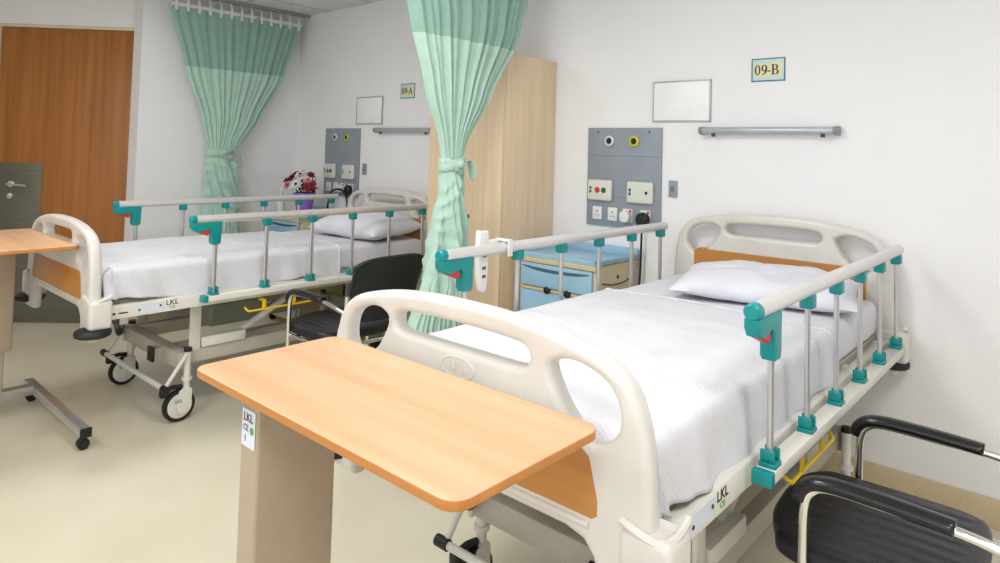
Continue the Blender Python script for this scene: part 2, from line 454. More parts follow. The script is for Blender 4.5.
b = BM(); text(b, 'CE', 0.018, onside(-1.795, 0.632), 0.0006, xs=1.4); obj('printed_mark', b, M['inkgreen'], fr)

# side rails
PY0, PS = -1.612, 0.2805
RZ = 1.055
for sx in (-1, 1):
    X = sx * 0.52
    b = BM()
    box(b, X - 0.023, X + 0.023, -1.645, -0.135, 0.642, 0.672, 0.003)
    for y in (-1.55, -0.95, -0.35): box(b, min(X, sx * 0.47), max(X, sx * 0.47), y - 0.02, y + 0.02, 0.632, 0.650, 0.002)
    sr = obj('side_rail', b, M['frame'], bed)
    b = BM(); box(b, X - 0.0245, X + 0.0245, -1.670, -1.644, 0.640, 0.674, 0.004); obj('end_cap', b, M['teal'], sr)
    b = BM(); tube(b, [(X, -1.722, RZ), (X, -1.70, RZ), (X, -0.165, RZ), (X, -0.158, RZ)], [0.019, 0.0195, 0.0195, 0.016], 16, ry=0.0205, up=(0, 0, 1)); obj('handrail', b, M['rail'], sr, 60)
    b = BM()
    tube(b, [(X, -1.744, RZ), (X, -1.738, RZ), (X, -1.716, RZ)], [0.016, 0.021, 0.0215], 18, up=(0, 0, 1))
    # bracket: sloping wing then a square housing round the first post
    prof = [(-1.742, 1.040), (-1.742, 1.018), (-1.728, 0.998), (-1.700, 0.992), (-1.650, 1.004), (-1.641, 0.995), (-1.641, 0.938), (-1.632, 0.925), (-1.597, 0.925), (-1.590, 0.938), (-1.588, 1.040)]
    plate(b, [prof], 0.036, 0.004, Matrix.Translation((X, 0, 0)) @ YZ)
    obj('rail_bracket', b, M['teal'], sr)
    b = BM(); plate(b, [[(-1.715, 0.994), (-1.655, 1.000), (-1.648, 0.985), (-1.66, 0.972), (-1.69, 0.984)]], 0.026, 0.003, Matrix.Translation((X, 0, 0)) @ YZ); obj('release_lever', b, M['red'], sr)
    for i in range(6):
        y = PY0 + PS * i
        b = BM(); tube(b, [(X, y, 0.672), (X, y, RZ - 0.015 if i else 0.94)], 0.0078, 10, ry=0.012, up=(0, 1, 0)); obj('rail_post', b, M['alu'], sr, 60)
        if i:
            b = BM(); box(b, X - 0.018, X + 0.018, y - 0.021, y + 0.021, 1.003, 1.042, 0.006, 3); obj('post_cap', b, M['teal'], sr)
        b = BM()
        box(b, X - 0.021, X + 0.021, y - 0.024, y + 0.024, 0.668, 0.684, 0.005)
        box(b, X - 0.018, X + 0.018, y - 0.021, y - 0.012, 0.684, 0.712, 0.004); box(b, X - 0.018, X + 0.018, y + 0.012, y + 0.021, 0.684, 0.712, 0.004)
        obj('post_foot', b, M['teal'], sr)

# yellow hook rail below each side
for sx in (-1, 1):
    b = BM(); X = sx * 0.505
    tube(b, smooth_pts([(X - sx * 0.02, -1.42, 0.572), (X, -1.41, 0.556), (X, -1.37, 0.552), (X, -1.06, 0.552), (X, -1.03, 0.556), (X - sx * 0.02, -1.01, 0.575)], 4, closed=False), 0.0055, 8)
    for y in (-1.32, -1.14):
        box(b, X - 0.004, X + 0.004, y - 0.011, y + 0.011, 0.552, 0.600, 0.002); box(b, min(X, sx * 0.462), max(X, sx * 0.462), y - 0.011, y + 0.011, 0.594, 0.606, 0.002)
    obj('hook_rail', b, M['yellow'], bed)

# undercarriage (stays at floor height)
b = BM()
for y in (-1.74, -0.38):
    box(b, -0.37, 0.37, y - 0.032, y + 0.032, 0.255, 0.335, 0.006)
for sx in (-1, 1):
    box(b, min(sx * .30, sx * .35), max(sx * .30, sx * .35), -1.71, -0.40, 0.268, 0.340, 0.006)
base = obj('base_frame', b, M['chassis'], bed); LOW.append(base)
b = BM(); box(b, 0.105, 0.165, -1.81, -0.42, 0.262, 0.325, 0.005)
o = obj('centre_beam', b, M['chassis'], bed); LOW.append(o)
b = BM(); box(b, 0.100, 0.170, -1.822, -1.808, 0.256, 0.331, 0.004); obj('end_cap', b, M['black'], o)
b = BM(); box(b, -0.386, -0.368, -1.778, -1.702, 0.248, 0.342, 0.005)
for z in (0.27, 0.295, 0.32): box(b, -0.40, -0.384, -1.765, -1.715, z - 0.005, z + 0.005, 0.002)
o = obj('beam_cap', b, M['frame'], bed); LOW.append(o)
for sx in (-1, 1):
    b = BM()
    x0, x1 = min(sx * .337, sx * .352), max(sx * .337, sx * .352)
    box(b, x0, x1, -1.712, -1.655, 0.335, 0.62, 0.004)
    box(b, x0 - 0.012, x1 + 0.012, -1.65, -1.41, 0.342, 0.394, 0.006)
    tube(b, [(sx * 0.30, -1.43, 0.368), (sx * 0.30, -0.95, 0.61)], 0.018, 8)
    o = obj('lift_arm', b, M['frame' if sx > 0 else 'chassis'], bed); LOW.append(o)
    b = BM()
    box(b, x0, x1, -0.62, -0.565, 0.335, 0.62, 0.004); box(b, x0 - 0.012, x1 + 0.012, -0.86, -0.62, 0.342, 0.394, 0.006)
    o = obj('lift_arm', b, M['chassis'], bed); LOW.append(o)
b = BM(); box(b, -0.06, 0.12, -1.50, -1.18, 0.37, 0.50, 0.02, 3); tube(b, [(0.03, -1.18, 0.44), (0.03, -0.80, 0.56)], 0.022, 12)
o = obj('lift_motor', b, M['greymotor'], bed); LOW.append(o)
b = BM(); tube(b, [(sx, -1.85, 0.185) for sx in (-0.40, 0.40)], 0.0135, 10)
for sx in (-1, 1):
    tube(b, [(sx * 0.405, -1.85, 0.187), (sx * 0.400, -1.745, 0.335)], 0.010, 8)
o = obj('brake_bar', b, M['frame'], bed); LOW.append(o)
for sx in (-1, 1):
    b = BM(); tube(b, [(sx * 0.392, -1.852, 0.186), (sx * 0.442, -1.852, 0.186)], 0.018, 12); k = obj('brake_pedal', b, M['black'], o)
def caster(x, y):
    sx = 1 if x > 0 else -1
    b = BM()
    tube(b, [(x, y + 0.035, 0.155), (x, y + 0.035, 0.345)], 0.017, 14)
    lathe(b, [(0.012, 0.20), (0.026, 0.20), (0.026, 0.215), (0.012, 0.215)], (x, y + 0.035, 0), 'Z', 16)
    # cover plates either side of the wheel
    hood = smooth_pts([(y - 0.004, 0.158), (y + 0.052, 0.160), (y + 0.056, 0.11), (y + 0.056, 0.07), (y + 0.04, 0.045), (y + 0.01, 0.038), (y - 0.012, 0.055), (y - 0.018, 0.09), (y - 0.010, 0.125)], 3)
    plate(b, [hood], 0.004, 0.001, Matrix.Translation((x + 0.020, 0, 0)) @ YZ); plate(b, [hood], 0.004, 0.001, Matrix.Translation((x - 0.020, 0, 0)) @ YZ)
    box(b, x - 0.02, x + 0.02, y + 0.01, y + 0.05, 0.148, 0.164, 0.003)
    cs = obj('caster', b, M['frame'], bed); LOW.append(cs)
    b = BM(); tube(b, [(x, y + 0.035, 0.343), (x, y + 0.035, 0.362)], 0.020, 14); obj('stem_cap', b, M['black'], cs)
    b = BM(); lathe(b, [(0.066, -0.015), (0.076, -0.015), (0.0795, -0.009), (0.0795, 0.009), (0.076, 0.015), (0.066, 0.015), (0.066, -0.015)][:-1], (x, y, 0.080), 'X', 36); obj('tyre', b, M['black'], cs)
    b = BM(); lathe(b, [(0.004, -0.0165), (0.058, -0.0165), (0.067, -0.012), (0.067, 0.012), (0.058, 0.0165), (0.004, 0.0165)], (x, y, 0.080), 'X', 36); obj('wheel', b, M['white'], cs)
    b = BM(); text(b, 'LKL', 0.022, Matrix.Translation((x + 0.0225, y - 0.008, 0.105)) @ YZ, 0.0006); obj('printed_mark', b, M['inkgrey'], cs)
    b = BM(); box(b, x - 0.018, x + 0.018, y - 0.095, y - 0.058, 0.135, 0.175, 0.008); tube(b, [(x, y - 0.075, 0.168), (x, y - 0.03, 0.176), (x, y + 0.012, 0.170)], 0.012, 8); obj('brake_lever', b, M['black'], cs)
caster(0.378, -1.765); caster(-0.365, -1.765); caster(0.378, -0.46); caster(-0.365, -0.46)
b = BM()
pts = []
for k in range(120):
    a = k * 0.9; pts.append((-0.41 + 0.0008 * k, -1.80 + 0.013 * math.cos(a), 0.35 - 0.05 * math.sin(k / 119 * PI) + 0.013 * math.sin(a)))
tube(b, pts, 0.0028, 5); o = obj('coiled_cable', b, M['dark'], bed); LOW.append(o)

for o in LOW: o.location.y += 0.068
bedA = copy_tree(bed); bedA.location = (-2.745, -0.067, 0)
bedA['label'] = 'cream hospital bed with teal side rails between door and wardrobe, below the smaller 09-A sign'
DZA = -0.026
lownames = {o.data.name for o in LOW}
for ch in [k for k in S.objects if k.parent == bedA]:
    if ch.data.name not in lownames: ch.location.z += DZA

# ------------------------------------------------------------------ bedding
def n3(x, y, z, s=1.0): return noise.noise(V((x * s, y * s, z * s)))
def mattress(px, py, dz, label, seed):
    b = BM(); box(b, -0.44, 0.44, -2.085, -0.125, 0.0, 0.142, 0.035, 5)
    bmesh.ops.subdivide_edges(b, edges=[e for e in b.edges if e.calc_length() > 0.3], cuts=24, use_grid_fill=True)
    for v in b.verts:
        k = n3(v.co.x + seed, v.co.y, v.co.z, 4.0) * 0.006
        v.co.z += k if v.co.z > 0.07 else 0; v.co.x += (k if abs(v.co.x) > 0.4 else 0)
    o = obj('mattress', b, M['sheet'], None, 60); o.location = (px, py, 0.689 + dz)
    return tag(o, label, 'mattress', 'mattresses on the beds')
def blanket(px, py, dz, label, seed, y_head, hem=0.665):
    """draped cover: rows along Y, profile across X; closed sheet with thickness"""
    b = BM(); ny, W = 220, 0.452
    prof = []
    zt = 0.842
    ns = 16
    for k in range(ns + 1): prof.append(('L', k / ns))
    for k in range(1, 60): prof.append(('T', k / 60))
    for k in range(ns + 1): prof.append(('R', 1 - k / ns))
    rows = []
    y0, y1 = -2.096, y_head
    for j in range(ny + 1):
        t = j / ny; y = y0 + (y1 - y0) * t
        row = []
        endf = max(0, 1 - (y - y0) / 0.05)
        zfall = 0.055 * endf ** 2
        for kind, u in prof:
            if kind == 'T':
                x = -W + 0.03 + (2 * W - 0.06) * u; z = zt - zfall
                e = min(u, 1 - u) * 2 * W
                z -= 0.006 * max(0, 1 - e / 0.09) ** 2
                w_ = n3(x + seed, y * 0.8, 0.3, 3.0) * 0.006 + n3(x * 1.5 + seed, y * 4, 1.3, 2.2) * 0.003
                w_ += 0.004 * math.exp(-((y + 0.35 * x - (-1.55) - 0.03 * math.sin(6 * x + seed)) / 0.02) ** 2) * (0.4 + 0.6 * (n3(x, seed, 0, 3) > 0))
                yf = -1.10 + 0.035 * math.sin(x * 5 + seed) + 0.03 * math.exp(-((x - 0.12) / 0.05) ** 2)
                q_ = max(0.0, min(1.0, (yf - y) / 0.012)); z += w_ + 0.009 * q_ * q_ * (3 - 2 * q_) - 0.006 * math.exp(-((y - yf - 0.008) / 0.010) ** 2)
            else:
                s = -1 if kind == 'L' else 1
                # u: 0 at hem, 1 at top
                hm = hem + 0.016 * n3(y * 3 + seed, s, 0) + 0.018 * math.sin(y * 7 + seed + s)
                if y < -1.85: hm += 0.03 * (-1.85 - y) / 0.25
                ang = max(0, (u - 0.72) / 0.28)
                z = hm + (zt - 0.03 - hm) * min(1, u / 0.72)
                x = s * W
                if ang > 0:
                    z = zt - 0.03 + 0.03 * math.sin(ang * PI / 2); x = s * (W - 0.03 + 0.03 * math.cos(ang * PI / 2))
                fall = 1 - min(1, u / 0.8)
                amp = 0.013 * fall + 0.003
                fold = math.sin(y * 26 + 3.0 * n3(y * 2 + seed, s, 2.0) + z * 9) * amp * (0.55 + 0.45 * n3(y * 2.2, seed, s))
                # bunched corner at the foot end
                cb = max(0, 1 - (y - y0) / 0.30)
                fold += cb * (0.012 * math.sin(y * 60 + z * 26) + 0.018) * (0.25 + 0.75 * fall)
                x += s * (fold + 0.012 * fall); z -= zfall * u
                if y < y0 + 0.04: x -= s * 0.02
            row.append(b.verts.new((x, y + (0.012 * math.sin(x * 5 + seed) if j == ny else 0) + 0.03 * t * math.sin(x * 3.1 + seed) * 0.6, z + dz)))
        rows.append(row)
    for j in range(ny):
        for k in range(len(prof) - 1):
            b.faces.new((rows[j][k], rows[j][k + 1], rows[j + 1][k + 1], rows[j + 1][k]))
    # rolled hem at the head edge
    tube(b, [v.co + V((0, 0.001, 0.0)) for v in rows[-1][2:-2]], 0.0055, 6)
    o = obj('blanket', b, M['blanket'], None, 60); o.location = (px, py, 0)
    sm_ = o.modifiers.new('cloth_thickness', 'SOLIDIFY'); sm_.thickness = 0.004; sm_.offset = -1
    return tag(o, label, 'blanket', 'white blankets on the beds')
mattress(0, 0, 0, 'white-sheeted mattress on the bed with the pillow nearer the 09-B sign', 1.0)
mattress(-2.745, -0.067, DZA, 'white-sheeted mattress on the bed beside the wooden door', 5.0)
blanket(0, 0, 0, 'white ribbed blanket smoothed over the bed behind the wide empty table', 1.7, -0.84)
blanket(-2.745, -0.067, DZA, 'white ribbed blanket over the bed beside the wooden door and black chair', 8.1, -0.80)

def pillow(loc, rz, L, Wd, H, label, seed, rx=0.0):
    b = BM(); nu, nv = 40, 28
    def P(u, v, s):
        au, av = abs(u), abs(v)
        e = max(0.0, (1 - au ** 3.4)) ** 0.55 * max(0.0, (1 - av ** 3.0)) ** 0.55
        pinch = 1 - 0.06 * (1 - av) * au ** 4
        x = u * L / 2 * (1 - 0.05 * (1 - av ** 2) * au ** 3); y = v * Wd / 2 * (1 - 0.09 * (1 - au ** 2) * av ** 3)
        w_ = n3(u * 1.3 + seed, v * 1.3, s, 1.6) * 0.012 + n3(u * 3 + seed, v * 3, s, 2) * 0.006
        z = s * e * H / 2 * (1.25 if s > 0 else 0.7) + w_ * e
        return V((x, y, z + H * 0.35))
    g = {}
    for s in (1, -1):
        for i in range(nu + 1):
            for j in range(nv + 1):
                u, v = -1 + 2 * i / nu, -1 + 2 * j / nv
                if s < 0 and (i in (0, nu) or j in (0, nv)): g[(s, i, j)] = g[(1, i, j)]
                else: g[(s, i, j)] = b.verts.new(P(u, v, s))
        for i in range(nu):
            for j in range(nv):
                q = (g[(s, i, j)], g[(s, i + 1, j)], g[(s, i + 1, j + 1)], g[(s, i, j + 1)])
                b.faces.new(q if s > 0 else q[::-1])
    o = obj('pillow', b, M['pillow'], None, 80); o.location = loc; o.rotation_euler = (rx, 0, rz)
    return tag(o, label, 'pillow', 'pillows on the beds')
pillow((0.095, -0.46, 0.842), math.radians(14), 0.70, 0.47, 0.118, 'white pillow on the bed beneath the 09-B sign', 2.2, 0.07)
pillow((-2.745 + 0.15, -0.45, 0.812), math.radians(3), 0.68, 0.46, 0.17, 'plump white pillow on the bed beside the flower pot', 4.0, 0.07)

# remote handset clipped on the rail
b = BM()
hs = smooth_pts([(a_ * 0.86, c_) for a_, c_ in [(-0.029, 0.105), (-0.012, 0.112), (0.012, 0.112), (0.029, 0.105), (0.030, 0.03), (0.028, -0.05), (0.020, -0.098), (0.004, -0.108), (-0.010, -0.100), (-0.022, -0.07), (-0.030, -0.02)]], 4)
plate(b, [hs], 0.024, 0.006, Matrix.Translation((-0.520 - 0.036, -1.492, 1.005)) @ YZ, res=3)
o = obj('bed_remote', b, M['socket']); tag(o, 'white bed control handset hooked over the handrail of the bed nearer the wide table', 'remote')
b = BM(); box(b, -0.562, -0.494, -1.415, -1.39, 1.078, 1.086, 0.002); box(b, -0.500, -0.494, -1.415, -1.39, 1.025, 1.08, 0.002); box(b, -0.556, -0.545, -1.47, -1.39, 1.03, 1.085, 0.003)
obj('hook', b, M['socket'], o)
b = BM()
for z in (1.03, 0.985, 0.955): box(b, -0.5445, -0.5425, -1.50, -1.482, z - 0.006, z + 0.006, 0.001)
obj('button', b, M['inkgrey'], o)

# ------------------------------------------------------------------ overbed tables
def table(loc, label):
    t = empty('overbed_table', loc, label, 'table', 'overbed tables')
    top = 0.918
    b = BM()
    plate(b, [rrect(0.0, 0.818, 0.0, 0.376, 0.034, 8)], 0.0175, 0.003, Matrix.Translation((0, 0, top - 0.00875)), mi=0)
    bmesh.ops.recalc_face_normals(b, faces=b.faces[:]); b.normal_update()
    for f in b.faces: f.material_index = 0 if f.normal.z > 0.6 else 1
    o = obj('tabletop', b, [M['table'], M['tedge']], t)
    b = BM()
    box(b, 0.103, 0.175, 0.065, 0.262, 0.33, top - 0.019, 0.008, 3)
    col = obj('column', b, M['column'], t)
    b = BM(); box(b, 0.109, 0.165, 0.075, 0.235, 0.105, 0.34, 0.006, 3); obj('inner_column', b, M['column'], t)
    b = BM(); box(b, 0.10, 0.42, 0.09, 0.235, top - 0.030, top - 0.0195, 0.003); obj('support_plate', b, M['chassis'], t)
    b = BM()
    box(b, 0.108, 0.168, 0.02, 0.39, 0.062, 0.108, 0.005)
    box(b, -0.01, 0.915, 0.380, 0.425, 0.062, 0.100, 0.004); box(b, -0.01, 0.915, -0.03, 0.015, 0.062, 0.100, 0.004)
    bs = obj('base', b, M['alu'], t)
    for y in (0.4025, -0.0075):
        b = BM(); box(b, 0.913, 0.925, y - 0.0235, y + 0.0235, 0.060, 0.102, 0.002); obj('end_cap', b, M['black'], bs)
    for x in (0.885, 0.06):
        for y in (0.4025, -0.0075):
            b = BM()
            tube(b, [(x - 0.016, y, 0.025), (x + 0.016, y, 0.025)], 0.025, 18); box(b, x - 0.012, x + 0.012, y - 0.014, y + 0.014, 0.03, 0.064, 0.003)
            obj('caster', b, M['black'], t)
    b = BM()
    sy = 0.0635
    def sm(x, z): return Matrix.Translation((x, sy, z)) @ XZ
    plate(b, [rrect(-0.027, 0.027, -0.040, 0.038, 0.003)], 0.0014, 0.0004, sm(0.139, 0.808)); st = obj('label_sticker', b, M['label'], col); st['label'] = 'white label with printed marks'
    b = BM(); sy = 0.0625
    text(b, 'LKL', 0.024, sm(0.138, 0.829), 0.0004, xs=1.0); obj('printed_mark', b, M['ink'], st)
    b = BM(); text(b, 'CE', 0.018, sm(0.129, 0.807), 0.0004); obj('printed_mark', b, M['inkgrey'], st)
    b = BM(); text(b, '1', 0.020, sm(0.128, 0.785), 0.0004); obj('printed_mark', b, M['ink'], st)
    b = BM(); plate(b, [[(0.008 * math.cos(2 * PI * k / 16), 0.008 * math.sin(2 * PI * k / 16)) for k in range(16)]], 0.0008, 0.0002, sm(0.154, 0.805)); obj('printed_mark', b, M['inkgreen'], st)
    return t
tb = table((-0.376, -2.613, 0), 'wide empty beige overbed table standing at the foot of the 09-B bed')
ta = copy_tree(tb); ta.location = (-3.232, -2.600, 0.002); 
for k_c in [k for k in S.objects if k.parent == ta and k.data.name.split('.')[0] in ('column', 'inner_column', 'support_plate')]: k_c.location.x += 0.065
ta['label'] = 'overbed table at the foot of the bed nearer the wooden door'

# ------------------------------------------------------------------ armchairs (facing -X)
ch = empty('armchair', (0.580, -1.32, 0), 'black ribbed armchair with chromed arms against the white wall beside the 09-B bed', 'chair', 'black chrome-armed visitor chairs')
b = BM()
n, mY = 40, 30
seat_loop = smooth_pts([(-0.085, -0.165), (-0.118, -0.09), (-0.130, 0.0), (-0.132, 0.08), (-0.122, 0.15), (-0.09, 0.205), (-0.03, 0.23), (0.2, 0.235), (0.29, 0.225), (0.33, 0.18), (0.34, 0.0), (0.33, -0.18), (0.29, -0.225), (0.2, -0.235), (0.02, -0.23), (-0.06, -0.21)], 4)
plate(b, [[(p.x, p.y) for p in seat_loop]], 0.055, 0.022, Matrix.Translation((0, 0, 0.457)) @ Matrix.Scale(1.08, 4, (0, 1, 0)), res=4)
obj('seat', b, M['sofab'], ch, 60)
b = BM()
for i in range(9):
    y = -0.196 + i * 0.049
    tube(b, smooth_pts([(-0.085 + 1.2 * y * y, y, 0.4775), (-0.06 + 1.2 * y * y, y, 0.4815), (0.1, y, 0.482), (0.285, y, 0.4815), (0.31, y, 0.4775)], 3, closed=False), 0.022, 10, ry=0.0045, up=(0, 0, 1))
obj('seat_rib', b, M['sofab'], ch, 80)
b = BM()
for s in (-1, 1):
    y = s * 0.258
    pts = smooth_pts([(-0.006, y, 0.012), (0.0, y, 0.20), (0.006, y, 0.45), (0.010, y, 0.585), (0.030, y, 0.630), (0.075, y, 0.645), (0.20, y, 0.645), (0.32, y, 0.643), (0.42, y, 0.628), (0.50, y * 0.98, 0.612)], 4, closed=False)
    tube(b, pts, 0.0112, 12)
    tube(b, smooth_pts([(0.50, y * 0.98, 0.70), (0.49, y * 0.98, 0.60), (0.45, y, 0.45), (0.44, y, 0.30), (0.47, y, 0.012)], 4, closed=False), 0.0125, 12)
    tube(b, [(0.01, s * 0.25, 0.42), (0.44, s * 0.25, 0.42)], 0.010, 10)
    lathe(b, [(0.0135, -0.02), (0.0165, -0.02), (0.0165, 0.02), (0.0135, 0.02)], (0.505, y * 0.98, 0.612), 'Z', 14)
tube(b, [(0.06, -0.25, 0.42), (0.06, 0.25, 0.42)], 0.010, 10); tube(b, [(0.38, -0.25, 0.42), (0.38, 0.25, 0.42)], 0.010, 10)
obj('chair_frame', b, M['chrome'], ch, 60)
for s in (-1, 1):
    y = s * 0.258
    b = BM()
    pp = smooth_pts([(-0.004, y, 0.600), (0.006, y, 0.628), (0.032, y, 0.648), (0.08, y, 0.656), (0.18, y, 0.656), (0.28, y, 0.652), (0.308, y, 0.650)], 4, closed=False)
    tube(b, pp, [0.015] + [0.019 + 0.006 * min(1, k / 8) for k in range(len(pp) - 3)] + [0.0245, 0.018], 14, ry=0.0165, up=(0, 0, 1))
    obj('arm_pad', b, M['blackgl'], ch, 60)
    for x in (-0.006, 0.47):
        b = BM(); lathe(b, [(0.012, 0.0), (0.017, 0.0), (0.017, 0.018), (0.0135, 0.024)], (x, y, 0), 'Z', 12); obj('foot_glide', b, M['black'], ch)
# backrest: gently curved sheet
b = BM()
R_ = []
for i in range(21):
    v = i / 20; z = 0.56 + 0.32 * v
    row = []
    for j in range(25):
        u = -1 + 2 * j / 24
        hw = 0.205 + 0.016 * v - 0.02 * max(0, 0.2 - v) / 0.2
        zz = z + (0.010 * (1 - u * u) - 0.008) * v - 0.035 * abs(u) ** 5 * v ** 8
        x = 0.480 + 0.075 * v - 0.045 * (u * u) + 0.02 * v * v + 0.03
        row.append(b.verts.new((x, u * hw - 0.03, zz)))
    R_.append(row)
for i in range(20):
    for j in range(24): b.faces.new((R_[i][j], R_[i][j + 1], R_[i + 1][j + 1], R_[i + 1][j]))
bmesh.ops.recalc_face_normals(b, faces=b.faces[:])
bmesh.ops.solidify(b, geom=b.faces[:], thickness=0.016)
obj('backrest', b, M['mesh'], ch, 60)
chA = copy_tree(ch); chA.location = (-2.045, -1.10, 0); chA['label'] = 'black armchair with thin chrome arms standing between the two beds'

# ------------------------------------------------------------------ bedside cabinets
cb = empty('bedside_cabinet', (-1.25, -0.43, 0), 'pale blue and cream bedside cabinet beside the tall wardrobe', 'cabinet', 'blue and cream bedside cabinets')
b = BM(); box(b, 0, 0.50, 0.004, 0.41, 0.055, 0.845, 0.012, 3); box(b, 0.012, 0.488, -0.004, 0.02, 0.672, 0.690, 0.003); box(b, 0.0, 0.50, -0.012, 0.05, 0.818, 0.850, 0.006)
body = obj('body', b, M['cream'], cb)
b = BM(); box(b, -0.006, 0.506, -0.014, 0.414, 0.846, 0.858, 0.004)
for a in ((-0.006, 0.506, -0.014, 0.002), (-0.006, 0.506, 0.398, 0.414)): box(b, a[0], a[1], a[2], a[3], 0.85, 0.872, 0.005)
for a in ((-0.006, 0.010), (0.490, 0.506)): box(b, a[0], a[1], -0.014, 0.414, 0.85, 0.872, 0.005)
box(b, -0.006, 0.506, 0.385, 0.414, 0.85, 0.90, 0.008)
obj('top_tray', b, M['blue'], cb)
b = BM(); box(b, 0.02, 0.48, -0.016, 0.012, 0.695, 0.815, 0.006); dr = obj('drawer', b, M['blue'], cb)
b = BM(); plate(b, [[(p.x, p.y) for p in smooth_pts([(0.03, 0.800), (0.12, 0.783), (0.25, 0.778), (0.38, 0.783), (0.47, 0.800), (0.38, 0.797), (0.25, 0.794), (0.12, 0.797)], 4)]], 0.006, 0.0015, Matrix.Translation((0, -0.0175, 0)) @ XZ); obj('handle_recess_shade', b, M['recess_shade'], dr)  # dark strip drawn as the shadow of the handle recess
b = BM(); box(b, 0.02, 0.48, -0.012, 0.012, 0.10, 0.668, 0.006); dr = obj('cabinet_door', b, M['blue'], cb)
b = BM()
for x in (0.20, 0.33):
    lathe(b, [(0.006, 0), (0.020, -0.004), (0.020, -0.018), (0.012, -0.024), (0.002, -0.025)], (x, -0.004, 0.682), 'Y', 16)
    pass
k_ = BM(); lathe(k_, [(0.006, 0), (0.019, -0.004), (0.019, -0.014), (0.011, -0.018), (0.002, -0.019)], (0.20, -0.004, 0.684), 'Y', 16); obj('knob', k_, M['black'], cb)
k_ = BM(); lathe(k_, [(0.006, 0), (0.019, -0.004), (0.019, -0.014), (0.011, -0.018), (0.002, -0.019)], (0.33, -0.004, 0.684), 'Y', 16); obj('knob', k_, M['black'], cb)
b.free()
b = BM(); tube(b, smooth_pts([(0.501, 0.05, 0.755), (0.501, 0.14, 0.738), (0.501, 0.26, 0.738), (0.501, 0.34, 0.760)], 4, closed=False), 0.004, 6); lathe(b, [(0.010, 0), (0.010, 0.004), (0.006, 0.006)], (0.499, 0.2, 0.772), 'X', 12)
obj('side_groove', b, M['dark'], cb)
for x in (0.05, 0.45):
    for y in (0.05, 0.36):
        b = BM(); tube(b, [(x - 0.012, y, 0.025), (x + 0.012, y, 0.025)], 0.025, 16); box(b, x - 0.015, x + 0.015, y - 0.015, y + 0.015, 0.04, 0.058, 0.003); obj('caster', b, M['black'], cb)
ca = copy_tree(cb); ca.location = (-3.925, -0.43, 0); ca['label'] = 'pale blue bedside cabinet carrying the purple flower pot'
for nm in ('knob',): pass

# wardrobe
b = BM(); box(b, -1.95, -1.35, -0.468, -0.005, 0.0, 1.97, 0.003)
wd = obj('wardrobe', b, M['ward']); tag(wd, 'tall pale birch wardrobe against the wall behind the mint curtain', 'wardrobe')
b = BM(); box(b, -1.948, -1.352, -0.488, -0.470, 0.08, 1.967, 0.002); wdd = obj('wardrobe_door', b, M['ward'], wd)
b = BM(); lathe(b, [(0.004, 0), (0.011, 0), (0.011, -0.010), (0.004, -0.012)], (-1.60, -0.488, 1.03), 'Y', 14); obj('lock', b, M['dark'], wdd)

